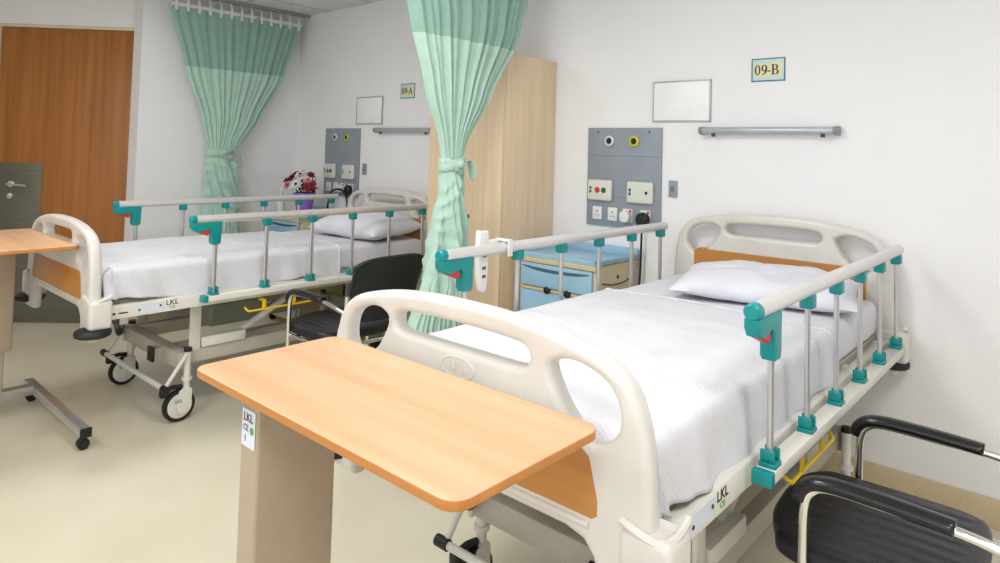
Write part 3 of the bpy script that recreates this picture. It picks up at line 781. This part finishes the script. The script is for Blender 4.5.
# ------------------------------------------------------------------ wall equipment
def wall_items():
    out = []
    g = empty('service_panel', (-1.098, 0, 1.003), 'grey wall service panel with the yellow-ringed outlet beside the wardrobe', 'service panel', 'grey bedhead service panels')
    W_, H_ = 0.472, 0.559
    b = BM(); box(b, 0, W_, -0.016, -0.001, 0, H_, 0.002); bp_ = obj('back_plate', b, M['panel'], g)
    b = BM(); box(b, 0.003, W_ - 0.003, -0.0168, -0.0155, 0.399, 0.4012); box(b, 0.003, W_ - 0.003, -0.0168, -0.0155, 0.165, 0.1668)
    obj('panel_seam', b, M['panelline'], g)
    b = BM()
    for x in (0.07, 0.40): disc(b, (x, -0.016, 0.535), 0.006, -0.002, 'Y', 10)
    obj('screw', b, M['dark'], g)
    for x, mm in ((0.150, M['tray']), (0.310, M['yring'])):
        b = BM(); lathe(b, [(0.017, -0.014), (0.030, -0.016), (0.031, -0.028), (0.019, -0.032), (0.017, -0.020)], (x, 0, 0.484), 'Y', 24); r_ = obj('gas_outlet', b, mm, g)
        b = BM(); disc(b, (x, -0.017, 0.484), 0.0165, -0.012, 'Y', 18); obj('outlet_port', b, M['black'], r_)
    for x0, kind in ((0.018, 0), (0.276, 1)):
        b = BM(); box(b, x0, x0 + 0.160, -0.042, -0.014, 0.142, 0.262, 0.012, 3); cbx = obj('call_unit', b, M['cream2'], g)
        b = BM(); box(b, x0 + 0.016, x0 + 0.030, -0.0435, -0.041, 0.185, 0.201, 0.001); box(b, x0 + 0.016, x0 + 0.030, -0.0435, -0.041, 0.206, 0.222, 0.001); obj('indicator', b, M['green'], cbx)
        if kind == 0:
            b = BM(); disc(b, (x0 + 0.070, -0.041, 0.203), 0.017, -0.005, 'Y', 18); obj('call_button', b, M['red'], cbx)
            b = BM(); disc(b, (x0 + 0.112, -0.041, 0.203), 0.016, -0.005, 'Y', 18); obj('call_button', b, M['green'], cbx)
        else:
            b = BM(); disc(b, (x0 + 0.124, -0.041, 0.203), 0.009, -0.003, 'Y', 14); obj('jack_socket', b, M['black'], cbx)
    for i, x0 in enumerate((0.046, 0.148, 0.245, 0.355)):
        b = BM(); box(b, x0, x0 + 0.062, -0.024, -0.014, 0.034, 0.108, 0.003); so = obj('power_socket', b, M['socket'], g)
        if i < 2:
            b = BM(); box(b, x0 + 0.028, x0 + 0.034, -0.0248, -0.0235, 0.076, 0.086); box(b, x0 + 0.018, x0 + 0.024, -0.0248, -0.0235, 0.056, 0.062); box(b, x0 + 0.038, x0 + 0.044, -0.0248, -0.0235, 0.056, 0.062); obj('socket_hole', b, M['inkgrey'], so)
        else:
            b = BM(); box(b, x0 + 0.044, x0 + 0.056, -0.027, -0.0235, 0.088, 0.104, 0.001); obj('rocker_switch', b, M['red'], so)
    out.append(g)
    # plugs (lift out: things of their own)
    b = BM(); plate(b, [[(p.x, p.y) for p in smooth_pts([(-0.028, 0.02), (-0.01, 0.028), (0.012, 0.028), (0.028, 0.016), (0.030, -0.012), (0.018, -0.03), (-0.012, -0.032), (-0.028, -0.018)], 3)]], 0.040, 0.008, Matrix.Translation((-0.822, -0.046, 1.070)) @ XZ, res=3)
    o = obj('power_plug', b, M['socket']); tag(o, 'white plug in the third socket of the grey panel beside the wardrobe', 'plug', 'white plugs'); out.append(o)
    b = BM(); lathe(b, [(0.008, -0.024), (0.036, -0.026), (0.040, -0.036), (0.038, -0.055), (0.026, -0.066), (0.004, -0.068)], (-0.716, 0, 1.061), 'Y', 24)
    o = obj('power_plug', b, M['black']); tag(o, 'round black plug in the end socket of the panel beside the wardrobe', 'plug', 'black plugs')
    b = BM(); tube(b, smooth_pts([(-0.716, -0.050, 1.030), (-0.716, -0.050, 0.97), (-0.722, -0.045, 0.80), (-0.733, -0.04, 0.60), (-0.720, -0.04, 0.35), (-0.700, -0.06, 0.12), (-0.62, -0.08, 0.03), (-0.46, -0.10, 0.012)], 5, closed=False), 0.006, 8); obj('cable', b, M['black'], o)
    out.append(o)
    w_ = empty('whiteboard', (-0.684, 0, 1.594), 'small blank whiteboard beside the 09-B sign', 'whiteboard', 'blank whiteboards')
    b = BM(); box(b, 0.004, 0.326, -0.010, -0.001, 0.004, 0.214, 0.001); obj('writing_surface', b, M['board'], w_)
    b = BM()
    for a in ((0, 0.330, 0, 0.007), (0, 0.330, 0.211, 0.218)): box(b, a[0], a[1], -0.014, -0.001, a[2], a[3], 0.0015)
    for a in ((0, 0.007), (0.323, 0.330)): box(b, a[0], a[1], -0.014, -0.001, 0.0, 0.218, 0.0015)
    obj('board_frame', b, M['boardframe'], w_); out.append(w_)
    l = empty('wall_lamp', (-0.393, 0, 1.546), 'slim grey reading light on the wall beneath the 09-B sign', 'lamp', 'slim grey wall lights')
    b = BM(); plate(b, [smooth2([(-0.001, -0.018), (-0.001, 0.016), (-0.035, 0.017), (-0.058, 0.012), (-0.062, -0.004), (-0.050, -0.016)])], 0.622, 0.0015, Matrix.Translation((0.326, 0, 0)) @ YZ)
    obj('lamp_housing', b, M['lamp'], l)
    for x in (0.006, 0.643):
        b = BM(); plate(b, [smooth2([(-0.001, -0.020), (-0.001, 0.018), (-0.036, 0.019), (-0.060, 0.014), (-0.065, -0.004), (-0.052, -0.018)])], 0.020, 0.003, Matrix.Translation((x, 0, 0)) @ YZ); obj('lamp_end_cap', b, M['lampend'], l)
    for x in (0.07, 0.588):
        b = BM(); disc(b, (x, -0.045, -0.016), 0.010, -0.016, 'Z', 12); obj('switch_knob', b, M['dark'], l)
    out.append(l)
    b = BM(); box(b, -0.582, -0.534, -0.012, -0.001, 1.192, 1.280, 0.003); s_ = obj('wall_switch', b, M['panel']); tag(s_, 'small grey wall switch between service panel and 09-B headboard', 'switch', 'small grey wall switches')
    b = BM(); box(b, -0.568, -0.548, -0.015, -0.011, 1.222, 1.250, 0.001); obj('rocker', b, M['panelline'], s_); out.append(s_)
    return out
def smooth2(pts): return [(p.x, p.y) for p in smooth_pts(pts, 3)]
WI = wall_items()
WA = -2.669
newlab = ['grey wall service panel above the bed near the purple flower pot', 'white plug in the panel near the purple flower pot', 'round black plug in the panel near the purple flower pot',
          'blank square-looking whiteboard beside the 09-A sign', 'slim grey reading light on the wall beside the 09-A sign', 'small grey wall switch between flower pot panel and the curtained wardrobe']
for o, lb in zip(WI, newlab):
    c = copy_tree(o); c.location.x += WA; c['label'] = lb
    c.location.z += 0.004

# serif style characters for the bed signs, drawn as loops
def ell(cx, cy, rx, ry, n=20, a0=0, a1=2 * PI): return [(cx + rx * math.cos(a0 + (a1 - a0) * k / n), cy + ry * math.sin(a0 + (a1 - a0) * k / n)) for k in range(n)]
def glyphs(last):
    # each: list of loop groups; cell heights 1.0
    G = []
    G.append((0.0, [[ell(.28, .5, .26, .5), ell(.28, .5, .13, .43)]]))
    G.append((0.66, [[ell(.27, .67, .26, .33), ell(.27, .68, .12, .26)], [[(.40, .62), (.53, .66), (.50, .40), (.38, .16), (.16, .0), (.04, 0.0), (.22, .14), (.34, .32)]]]))
    G.append((1.27, [[[(0, .30), (.26, .30), (.26, .40), (0, .40)]]]))
    if last == 'B':
        G.append((1.62, [[[(0, 0), (.45, 0), (.62, .08), (.68, .26), (.60, .44), (.44, .52), (.58, .62), (.62, .78), (.54, .94), (.40, 1), (0, 1), (0, .95), (.09, .92), (.09, .08), (0, .05)],
                          [(.24, .06), (.24, .47), (.38, .47), (.50, .38), (.52, .25), (.46, .10), (.36, .06)], [(.24, .54), (.24, .94), (.34, .94), (.44, .88), (.47, .75), (.42, .60), (.34, .54)]]]))
    else:
        G.append((1.58, [[[(0, 0), (.26, 0), (.26, .04), (.18, .08), (.24, .28), (.52, .28), (.58, .08), (.50, .04), (.50, 0), (.82, 0), (.82, .04), (.75, .08), (.44, 1), (.38, 1), (.07, .08), (0, .04)],
                          [(.265, .35), (.38, .76), (.50, .35)]]]))
    return G
def sign(x, z, w, h, last, label):
    g = empty('bed_number_sign', (x, 0, z), label, 'sign')
    b = BM(); box(b, 0, w, -0.004, -0.001, 0, h, 0.001); obj('sign_border', b, M['signb'], g)
    b = BM(); box(b, 0.006, w - 0.006, -0.0048, -0.003, 0.006, h - 0.006, 0.0005); obj('sign_edge', b, M['signp'], g)
    b = BM(); box(b, 0.014, w - 0.014, -0.0054, -0.004, 0.022, h - 0.022, 0.0005); obj('sign_face', b, M['signy'], g)
    b = BM(); s = w * 0.355; sc = h * 0.43
    for gx, groups in glyphs(last):
        for loops in groups:
            plate(b, [[((gx * 0.93 + px) * s * 0.93, py * sc) for px, py in lp] for lp in loops], 0.0016, 0.0, Matrix.Translation((w * 0.10, -0.006, h * 0.285)) @ XZ)
    o = obj('lettering', b, M['ink'], g, 0)
    return g
sign(-0.149, 1.787, 0.162, 0.114, 'B', 'blue-bordered sign reading 09-B on the wall')
sign(-0.149 + WA, 1.790, 0.162, 0.112, 'A', 'small blue-bordered sign reading 09-A beside the mint curtain')

# ------------------------------------------------------------------ things on the far cabinet
FX, FYc = -3.655, -0.255
TZ = 0.858
b = BM(); lathe(b, [(0.03, 0), (0.10, 0.002), (0.105, 0.020), (0.098, 0.022), (0.09, 0.010), (0.02, 0.008)], (0, 0, 0), 'Z', 28)
o = obj('dish', b, M['tray']); o.location = (FX + 0.01, FYc - 0.01, TZ); tag(o, 'pale round dish under the purple flower pot', 'dish')
fp = empty('flower_pot', (FX - 0.02, FYc, TZ + 0.009), 'purple pot of dark red and white flowers on the bedside cabinet', 'potted flowers')
b = BM(); lathe(b, [(0.03, 0), (0.048, 0.0), (0.070, 0.115), (0.075, 0.118), (0.075, 0.132), (0.066, 0.134), (0.060, 0.11), (0.02, 0.10)], (0, 0, 0), 'Z', 28); obj('pot', b, M['purple'], fp)
b = BM()
for k in range(90):
    a = random.uniform(0, 2 * PI); e = random.uniform(-0.1, 1.2); r = random.uniform(0.05, 0.11)
    c = V((math.cos(a) * math.cos(e) * r, math.sin(a) * math.cos(e) * r, 0.150 + math.sin(e) * r * 0.65))
    d1 = V((random.uniform(-1, 1), random.uniform(-1, 1), random.uniform(-.3, 1))).normalized(); d2 = d1.cross(V((0, 0, 1))).normalized(); L_ = random.uniform(0.025, 0.04)
    q = [b.verts.new(c + d1 * (t_ * L_) + d2 * (w_ * L_ * 0.35)) for t_, w_ in ((-1, 0), (-0.2, 1), (1, 0), (-0.2, -1))]
    b.faces.new(q)
for k in range(9):
    a = k * 0.7; tube(b, [(0, 0, 0.10), (math.cos(a) * 0.06, math.sin(a) * 0.06, 0.19)], 0.003, 5)
o = obj('foliage', b, M['leafd'], fp, 0); 
def flower(p, r, m, cm):
    b = BM(); n_ = 9
    p = V(p); out = (p - V((0, 0, 0.13))).normalized(); s = out.cross(V((0, 0, 1))).normalized(); u = s.cross(out)
    for layer, (rr, lift) in enumerate(((1.0, 0.0), (0.7, 0.012))):
        for k in range(n_):
            a = 2 * PI * (k + layer * .5) / n_; d_ = s * math.cos(a) + u * math.sin(a); t_ = out.cross(d_)
            q = [p + out * lift, p + d_ * r * rr * .5 + t_ * r * .25 + out * (lift + .006), p + d_ * r * rr + out * lift * 1.4, p + d_ * r * rr * .5 - t_ * r * .25 + out * (lift + .006)]
            b.faces.new([b.verts.new(v) for v in q])
    fl = obj('flower_head', b, m, fp, 0)
    b = BM(); bmesh.ops.create_uvsphere(b, u_segments=10, v_segments=6, radius=r * 0.25); bmesh.ops.translate(b, vec=p + out * 0.012, verts=b.verts[:]); obj('flower_centre', b, cm, fl)
for x, y, z, r, m, cm in ((0.045, -0.085, 0.185, .044, 'whitefl', 'leafd'), (0.035, -0.055, 0.240, .044, 'whitefl', 'leafd'), (-0.09, 0.0, 0.235, .040, 'redfl', 'leafd'), (-0.095, -0.03, 0.215, .032, 'pinkfl', 'redfl'),
                          (-0.02, -0.075, 0.225, .036, 'redfl', 'leafd'), (0.075, -0.03, 0.205, .036, 'pinkfl', 'redfl'), (0.10, -0.02, 0.18, .040, 'redfl', 'leafd'), (-0.01, -0.11, 0.18, .034, 'pinkfl', 'redfl'), (0.10, -0.05, 0.175, .036, 'redfl', 'leafd'), (0.0, -0.02, 0.25, .034, 'redfl', 'leafd'), (0.06, 0.0, 0.24, .036, 'redfl', 'leafd'), (-0.085, -0.07, 0.20, 0.034, 'redfl', 'leafd')):
    flower((x * 1.12, y * 1.12, 0.145 + (z - 0.145) * 1.05), r * 1.08, M[m], M[cm])
fp.scale = (1.18, 1.18, 1.25)
# pump dispenser
g = empty('pump_bottle', (-3.850, -0.36, TZ), 'white pump bottle on the cabinet beside the flower pot', 'bottle')
b = BM(); lathe(b, [(0.005, 0), (0.030, 0.0), (0.033, 0.005), (0.033, 0.12), (0.028, 0.135), (0.013, 0.142), (0.013, 0.150), (0.004, 0.150)], (0, 0, 0), 'Z', 20); obj('bottle_body', b, M['socket'], g)
b = BM(); lathe(b, [(0.004, 0.148), (0.016, 0.150), (0.016, 0.166), (0.005, 0.168), (0.005, 0.185), (0.018, 0.187), (0.018, 0.205), (0.004, 0.207)], (0, 0, 0), 'Z', 16); tube(b, [(0, 0, 0.198), (0.035, -0.01, 0.196), (0.045, -0.012, 0.185)], 0.007, 8); obj('pump', b, M['socket'], g)
# black looped tube standing on the cabinet
b = BM(); tube(b, smooth_pts([(-3.5749999999999997, -0.10, 0.868), (-3.57, -0.10, 0.96), (-3.545, -0.09, 1.04), (-3.49, -0.075, 1.068), (-3.42, -0.065, 1.055), (-3.37, -0.06, 0.98), (-3.36, -0.06, 0.86), (-3.36, -0.06, 0.60), (-3.36, -0.06, 0.012)], 5, closed=False), 0.0075, 8)
o = obj('rubber_hose', b, M['black']); tag(o, 'black hose arching up beside the flower pot cabinet', 'hose')

# ------------------------------------------------------------------ curtains
def curtain(name, X, prof, nf, label, track_pts, ztop, zband, seed, hooks, xdrift=0.0):
    """prof: list of (z, y0, y1, depth, foldamp); a gathered double cloth shaped as a closed pleated skin"""
    g = empty(name, (X, (prof[0][1] + prof[0][2]) / 2, 0), label, 'curtain', 'mint curtains')
    oy = (prof[0][1] + prof[0][2]) / 2
    prof = sorted(prof, key=lambda p: -p[0])
    def at(z):
        for a, c in zip(prof[:-1], prof[1:]):
            if a[0] >= z >= c[0]:
                t = (a[0] - z) / max(1e-6, a[0] - c[0]); t2 = t * t * (3 - 2 * t) * 0.35 + t * 0.65
                return [a[i] + (c[i] - a[i]) * t2 for i in range(1, 5)]
        return list(prof[-1][1:5]) if z < prof[-1][0] else list(prof[0][1:5])
    def build(nm, z1, z0, m, nz):
        b = BM(); NU = 300; rows = []
        for j in range(nz + 1):
            z = z1 + (z0 - z1) * j / nz
            y0, y1, dp, am = at(z)
            row = []
            for k in range(NU):
                a = 2 * PI * k / NU
                cu = math.cos(a); sn = math.sin(a)
                # spread parameter evenly along Y
                yy = 2 * abs(((k / NU) % 1.0) * 2 - 1) - 1      # triangle wave: -1..1..-1
                w_ = n3(yy * 2 + seed, z * 0.5, 0.0, 1.5) * 1.6
                side = 1 if k < NU / 2 else -1
                edge = math.sqrt(max(0.0, 1 - yy * yy * 0.98))
                f = (1.5 * abs(math.sin(yy * PI * nf * 0.62 + w_ + seed)) - 0.85) * 0.7 + 0.45 * math.sin(yy * PI * nf * 1.9 + seed * 2 + n3(z * 0.6, yy * 1.5, seed) * 2.4) * (0.6 + 0.8 * n3(yy * 2.5, seed, z * 0.4))
                if z < 1.33:
                    lo = min(1, (1.33 - z) / 0.06) * max(0.0, min(1, (z - 0.45) / 0.35))
                    f = f * (1 - 0.85 * lo) + lo * 0.8 * math.sin(yy * PI * 1.6 + z * 5 + seed)
                f2 = f * am * (0.9 + 0.35 * n3(yy * 3, z * 1.1, seed + 4))
                wr = 0
                if z < 1.30:   # twisted, wrinkled part below the tie
                    fade = min(1, (1.30 - z) / 0.08) * max(0.15, min(1, (z - 0.55) / 0.4))
                    ph = z * 34 + yy * 3.0 * side * math.sin(z * 6 + seed) + 4.0 * n3(yy * 1.1, z * 2.5, seed)
                    wr = (0.016 * (1 - abs(math.sin(ph))) * (0.7 + 1.0 * n3(yy * 1.6 + seed, z * 5, side)) + 0.030 * n3(yy * 1.2 + seed, z * 7 + yy * 3, side)) * fade
                x = side * edge * dp / 2 + f2 + side * wr
                y = (y0 + y1) / 2 + yy * (y1 - y0) / 2 + 0.3 * wr * yy
                row.append(b.verts.new((x + xdrift * max(0, (1.335 - z)), y - oy, z)))
            rows.append(row)
        for j in range(nz):
            for k in range(NU):
                b.faces.new((rows[j][k], rows[j][(k + 1) % NU], rows[j + 1][(k + 1) % NU], rows[j + 1][k]))
        return obj(nm, b, m, g, 80)
    build('net_band', ztop, zband, M['net'], 24)
    build('curtain_cloth', zband, prof[-1][0], M['curt'], 170)
    # tie: a twisted band of the same cloth
    y0, y1, dp, am = at(1.335)
    cy = (y0 + y1) / 2 - oy; ry_ = (y1 - y0) / 2 + 0.008
    for tw, (zc, sl) in enumerate(((1.345, 0.022), (1.320, -0.030))):
        b = BM()
        pts = [((dp / 2 + 0.014) * math.cos(2 * PI * k / 40), cy + ry_ * math.sin(2 * PI * k / 40), zc + sl * math.sin(2 * PI * k / 40) + 0.006 * math.sin(k * 1.7)) for k in range(40)]
        tube(b, pts, 0.009, 8, closed=True, ry=0.022, up=(0, 0, 1)); obj('tie', b, M['curt'], g, 80)
    b = BM(); kx = dp / 2 + 0.024
    tube(b, [(kx, cy - 0.02, 1.335), (kx + 0.004, cy, 1.342), (kx, cy + 0.025, 1.338)], [0.010, 0.026, 0.012], 10); obj('tie_knot', b, M['curt'], g, 80)
    b = BM(); tube(b, smooth_pts([(0.03, cy + ry_ - 0.01, 1.35), (0.03, cy + ry_ + 0.03, 1.36), (0.035, cy + ry_ + 0.055, 1.31), (0.035, cy + ry_ + 0.05, 1.26)], 4, closed=False), [0.008, 0.012, 0.016, 0.02, 0.024, 0.028, 0.030, 0.032, 0.033, 0.032, 0.028, 0.02, 0.006][:13], 8, ry=0.006); obj('tie_tail', b, M['curt'], g, 80)
    # header tapes and hooks
    y0, y1, dp, am = at(ztop)
    b = BM(); tube(b, [(0.0, y0 - oy + 0.01, ztop - 0.005), (0.0, y1 - oy - 0.01, ztop - 0.005)], dp / 2 + 0.010, 10, ry=0.022, up=(0, 0, 1)); obj('header_tape', b, M['socket'], g)
    for i in range(hooks):
        yy = y0 + (y1 - y0) * (i + 0.5) / hooks - oy
        b = BM(); box(b, 0.030, 0.036, yy - 0.011, yy + 0.011, ztop - 0.055, ztop + 0.03, 0.002)
        tube(b, smooth_pts([(0.033, yy, ztop + 0.02), (0.02, yy, ztop + 0.055), (0.0, yy, ztop + 0.0775)], 2, closed=False), 0.005, 6)
        obj('curtain_hook', b, M['socket'], g)
    return g
#                z     y0      y1    depth  amp
profA = [(2.47, -1.215, -0.085, 0.045, 0.016), (2.0, -1.07, -0.24, 0.05, 0.020), (1.60, -0.92, -0.47, 0.06, 0.020), (1.42, -0.875, -0.60, 0.07, 0.012), (1.335, -0.865, -0.665, 0.08, 0.007), (1.25, -0.885, -0.64, 0.10, 0.006), (1.0, -0.89, -0.60, 0.10, 0.010), (0.7, -0.89, -0.57, 0.10, 0.016), (0.35, -0.89, -0.55, 0.10, 0.020)]
curtain('curtain', -4.10, profA, 8, 'green curtain tied back beside the wooden door', None, 2.47, 2.0, 1.3, 13)
profB = [(2.47, -1.37, -0.29, 0.06, 0.026), (2.05, -1.225, -0.435, 0.07, 0.028), (1.70, -1.11, -0.665, 0.07, 0.024), (1.45, -1.01, -0.84, 0.07, 0.011), (1.34, -0.985, -0.875, 0.075, 0.006), (1.25, -0.99, -0.865, 0.11, 0.006), (1.0, -1.03, -0.84, 0.12, 0.010), (0.80, -1.08, -0.83, 0.13, 0.016), (0.55, -1.19, -0.80, 0.13, 0.022), (0.30, -1.21, -0.74, 0.13, 0.024)]
curtain('curtain', -1.30, profB, 8, 'pale mint curtain knotted in front of the birch wardrobe', None, 2.47, 1.968, 3.1, 14)
b = BM(); box(b, -4.122, -4.078, -2.4, -0.012, 2.548, 2.574, 0.003)
o = obj('curtain_track', b, M['track']); tag(o, 'grey ceiling curtain track along the wall beside the wooden door', 'curtain track')
b = BM(); box(b, -1.322, -1.278, -2.6, -0.012, 2.548, 2.574, 0.003)
o = obj('curtain_track', b, M['track']); tag(o, 'grey ceiling curtain track holding the curtain between the beds', 'curtain track')

# ------------------------------------------------------------------ lights
def area(x, y, z, sx, sy, power, col=(1, 1, 1), rot=(0, 0, 0)):
    L = bpy.data.lights.new('lamp_or_fill_light', 'AREA'); L.shape = 'RECTANGLE'; L.size = sx; L.size_y = sy; L.energy = power; L.color = col
    o = bpy.data.objects.new('lamp_or_fill_light', L); C.objects.link(o); o.location = (x, y, z); o.rotation_euler = rot; return o
cl = [(1.5, -1.9), (1.2, -3.7), (-0.6, -2.1), (-0.9, -3.7), (-2.75, -2.2), (-2.9, -3.9)]
pw = {0: 13, 1: 18, 2: 17, 3: 14, 4: 12, 5: 8}
for i, (x, y) in enumerate(cl):
    b = BM()
    for a in ((-0.31, 0.31, -0.31, -0.29), (-0.31, 0.31, 0.29, 0.31), (-0.31, -0.29, -0.29, 0.29), (0.29, 0.31, -0.29, 0.29)): box(b, *a, -0.012, 0.0, 0.002)
    box(b, -0.29, 0.29, -0.29, 0.29, -0.004, 0.0)
    o = obj('ceiling_light', b, M['frame']); o.location = (x, y, CEIL); tag(o, 'square recessed ceiling light panel overhead', 'ceiling light', 'recessed ceiling lights')
    area(x, y, CEIL - 0.014, 0.58, 0.58, pw[i], (1.0, 0.98, 0.97))
# soft fill light added behind the camera, set in the unseen window opening
area(0.15, YB - 0.06, 1.6, 3.4, 1.35, 21, (0.93, 0.97, 1.0), (math.radians(90), 0, 0))

w = bpy.data.worlds.new('world'); S.world = w; w.use_nodes = True
w.node_tree.nodes['Background'].inputs[0].default_value = (0.75, 0.87, 1.0, 1); w.node_tree.nodes['Background'].inputs[1].default_value = 0.8

# ------------------------------------------------------------------ camera
yaw, pitch, roll = -0.7239, 0.0406, 0.0279
F = V((math.sin(yaw) * math.cos(pitch), math.cos(yaw) * math.cos(pitch), math.sin(pitch)))
Rt = V((math.cos(yaw), -math.sin(yaw), 0)); U = Rt.cross(F)
R2 = math.cos(roll) * Rt + math.sin(roll) * U; U2 = -math.sin(roll) * Rt + math.cos(roll) * U
cam = bpy.data.cameras.new('camera'); co = bpy.data.objects.new('camera', cam); C.objects.link(co)
m_ = Matrix.Identity(4); m_.col[0].xyz = R2; m_.col[1].xyz = U2; m_.col[2].xyz = -F; m_.translation = (1.10102, -3.28632, 1.40761)
co.matrix_world = m_
cam.sensor_width = 36; cam.lens = 666.74 * 36 / 1000; cam.shift_x = 0; cam.shift_y = -156.76 / 1000; cam.clip_start = 0.02
S.camera = co
S.view_settings.view_transform = 'Standard'; S.view_settings.look = 'None'; S.view_settings.gamma = 1; S.view_settings.use_curve_mapping = False
S.view_settings.exposure = 0.41
